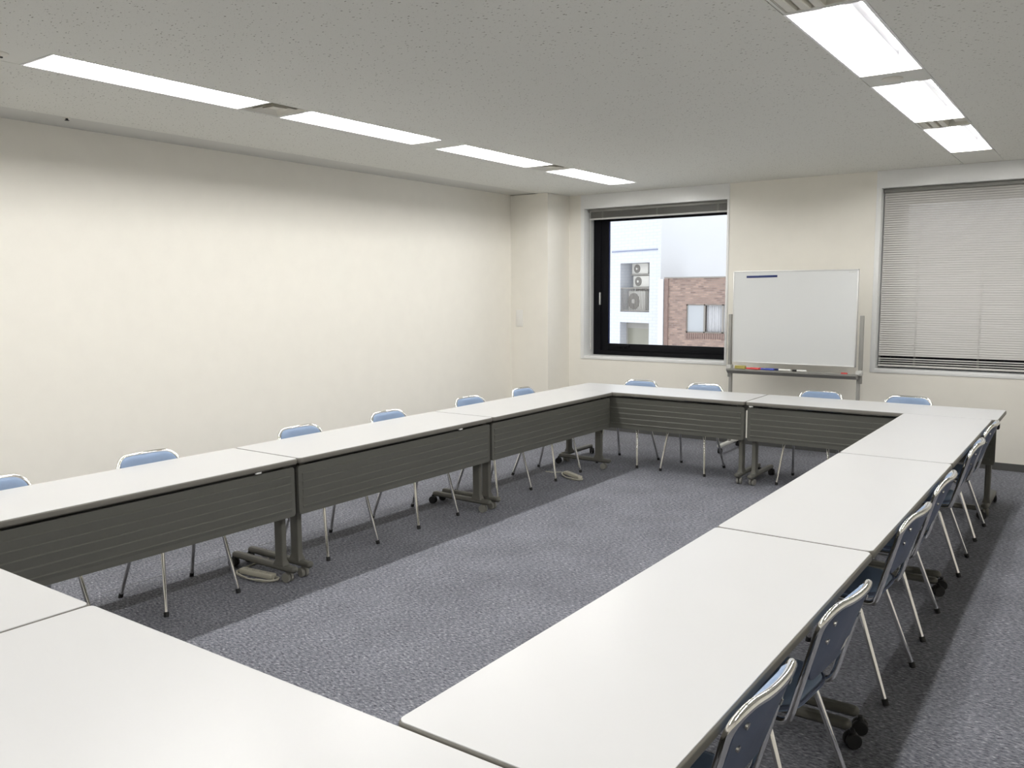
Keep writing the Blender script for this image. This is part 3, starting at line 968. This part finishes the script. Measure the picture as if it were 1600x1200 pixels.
bb = thing('brick_building', 'brown brick building across the street, low in the left window', 'building', (-14.36, 28.0, 0))
wz0, wz1 = -.965 + DZ, .28 + DZ
wx0, wx1 = 1.005, 3.6
b = MB()
tz = 1.41 + DZ
b.box(0, wx0, 0, 4, -12, tz); b.box(wx0, wx1, 0, 4, wz1, tz); b.box(wx0, wx1, 0, 4, -12, wz0); b.box(wx1, 9, 0, 4, -12, tz)
b.box(wx0, wx1, .5, 4, wz0, wz1)
b.build('wall', M['brick'], bb)
b = MB(); b.box(-.02, .16, -.06, .0, -12, tz); b.build('corner_pier', M['brick_edge'], bb)
b = MB(); b.box(-.03, 9.02, -.05, 4.02, tz, tz + .06); b.build('coping', M['ext_brown'], bb)
b = MB()
x = wx0
while x < wx1:
    b.box(x, x + .075, -.03, .0, wz0 - .26, wz0 - .02); x += .10
b.build('sill_course', M['brick_edge'], bb)
b = MB()
for a, c in ((wx0, wx0 + .05), (wx0 + .79, wx0 + .86), (wx0 + 1.62, wx0 + 1.70), (wx1 - .05, wx1)): b.box(a, c, .06, .12, wz0, wz1)
b.box(wx0, wx1, .06, .12, wz0, wz0 + .05); b.box(wx0, wx1, .06, .12, wz1 - .05, wz1)
b.build('window_frame', M['ext_brown'], bb)
b = MB(); b.box(wx0 + .05, wx0 + .79, .085, .095, wz0 + .05, wz1 - .05); b.build('frosted_pane', M['frosted'], bb)
b = MB()
pts = []
n = 60
for k in range(n + 1):
    xx = wx0 + .86 + (wx1 - wx0 - .91) * k / n
    pts.append((xx, .26 + .035 * math.sin(k * 1.7)))
vs = [(x, y, z) for x, y in pts for z in (wz0 + .05, wz1 - .05)]
b.add(vs, [(2 * k, 2 * k + 2, 2 * k + 3, 2 * k + 1) for k in range(n)], 0, True)
b.build('curtain', M['curtain'], bb)
b = MB(); b.box(-.30, -.06, -.10, .10, -12, tz - .02, bev=.02)
o = b.build('downpipe_duct', M['white_ext'], None, (-14.36, 28.0, 0))
tag(o, 'white vertical duct between the tiled and the brick building', 'duct')

# ------------------------------------------------------------------ light from outside, camera, view
w = bpy.data.worlds.new('overcast_sky'); scene.world = w
w.use_nodes = True
bg = w.node_tree.nodes['Background']
bg.inputs['Color'].default_value = (0.93, 0.955, 1.0, 1)
bg.inputs['Strength'].default_value = 2.35

cam = bpy.data.cameras.new('camera')
co = bpy.data.objects.new('camera', cam); COL.objects.link(co)
cam.sensor_fit = 'HORIZONTAL'; cam.sensor_width = 36.0
cam.lens = 1315.151 / 1600 * 36.0
cam.clip_start = 0.02; cam.clip_end = 300
yaw, pitch, roll = (0.617464, 0.110203, -0.00625)
cy, sy, cp_, sp = math.cos(yaw), math.sin(yaw), math.cos(pitch), math.sin(pitch)
fw = Vector((-sy * cp_, cy * cp_, -sp)); rt = Vector((cy, sy, 0)); up = rt.cross(fw)
r2 = rt * math.cos(roll) + up * math.sin(roll); u2 = -rt * math.sin(roll) + up * math.cos(roll)
mat = Matrix((( r2.x, u2.x, -fw.x, 1.8542), (r2.y, u2.y, -fw.y, -6.6414), (r2.z, u2.z, -fw.z, 1.6096), (0, 0, 0, 1)))
co.matrix_world = mat
scene.camera = co

scene.view_settings.view_transform = 'Standard'
scene.view_settings.look = 'None'
scene.view_settings.gamma = 1.0
scene.view_settings.exposure = 0.0
scene.view_settings.use_curve_mapping = False
scene.cycles.use_denoising = True
scene.cycles.max_bounces = 14
scene.cycles.diffuse_bounces = 8
scene.cycles.glossy_bounces = 5
scene.cycles.transparent_max_bounces = 8
scene.cycles.sample_clamp_indirect = 8.0
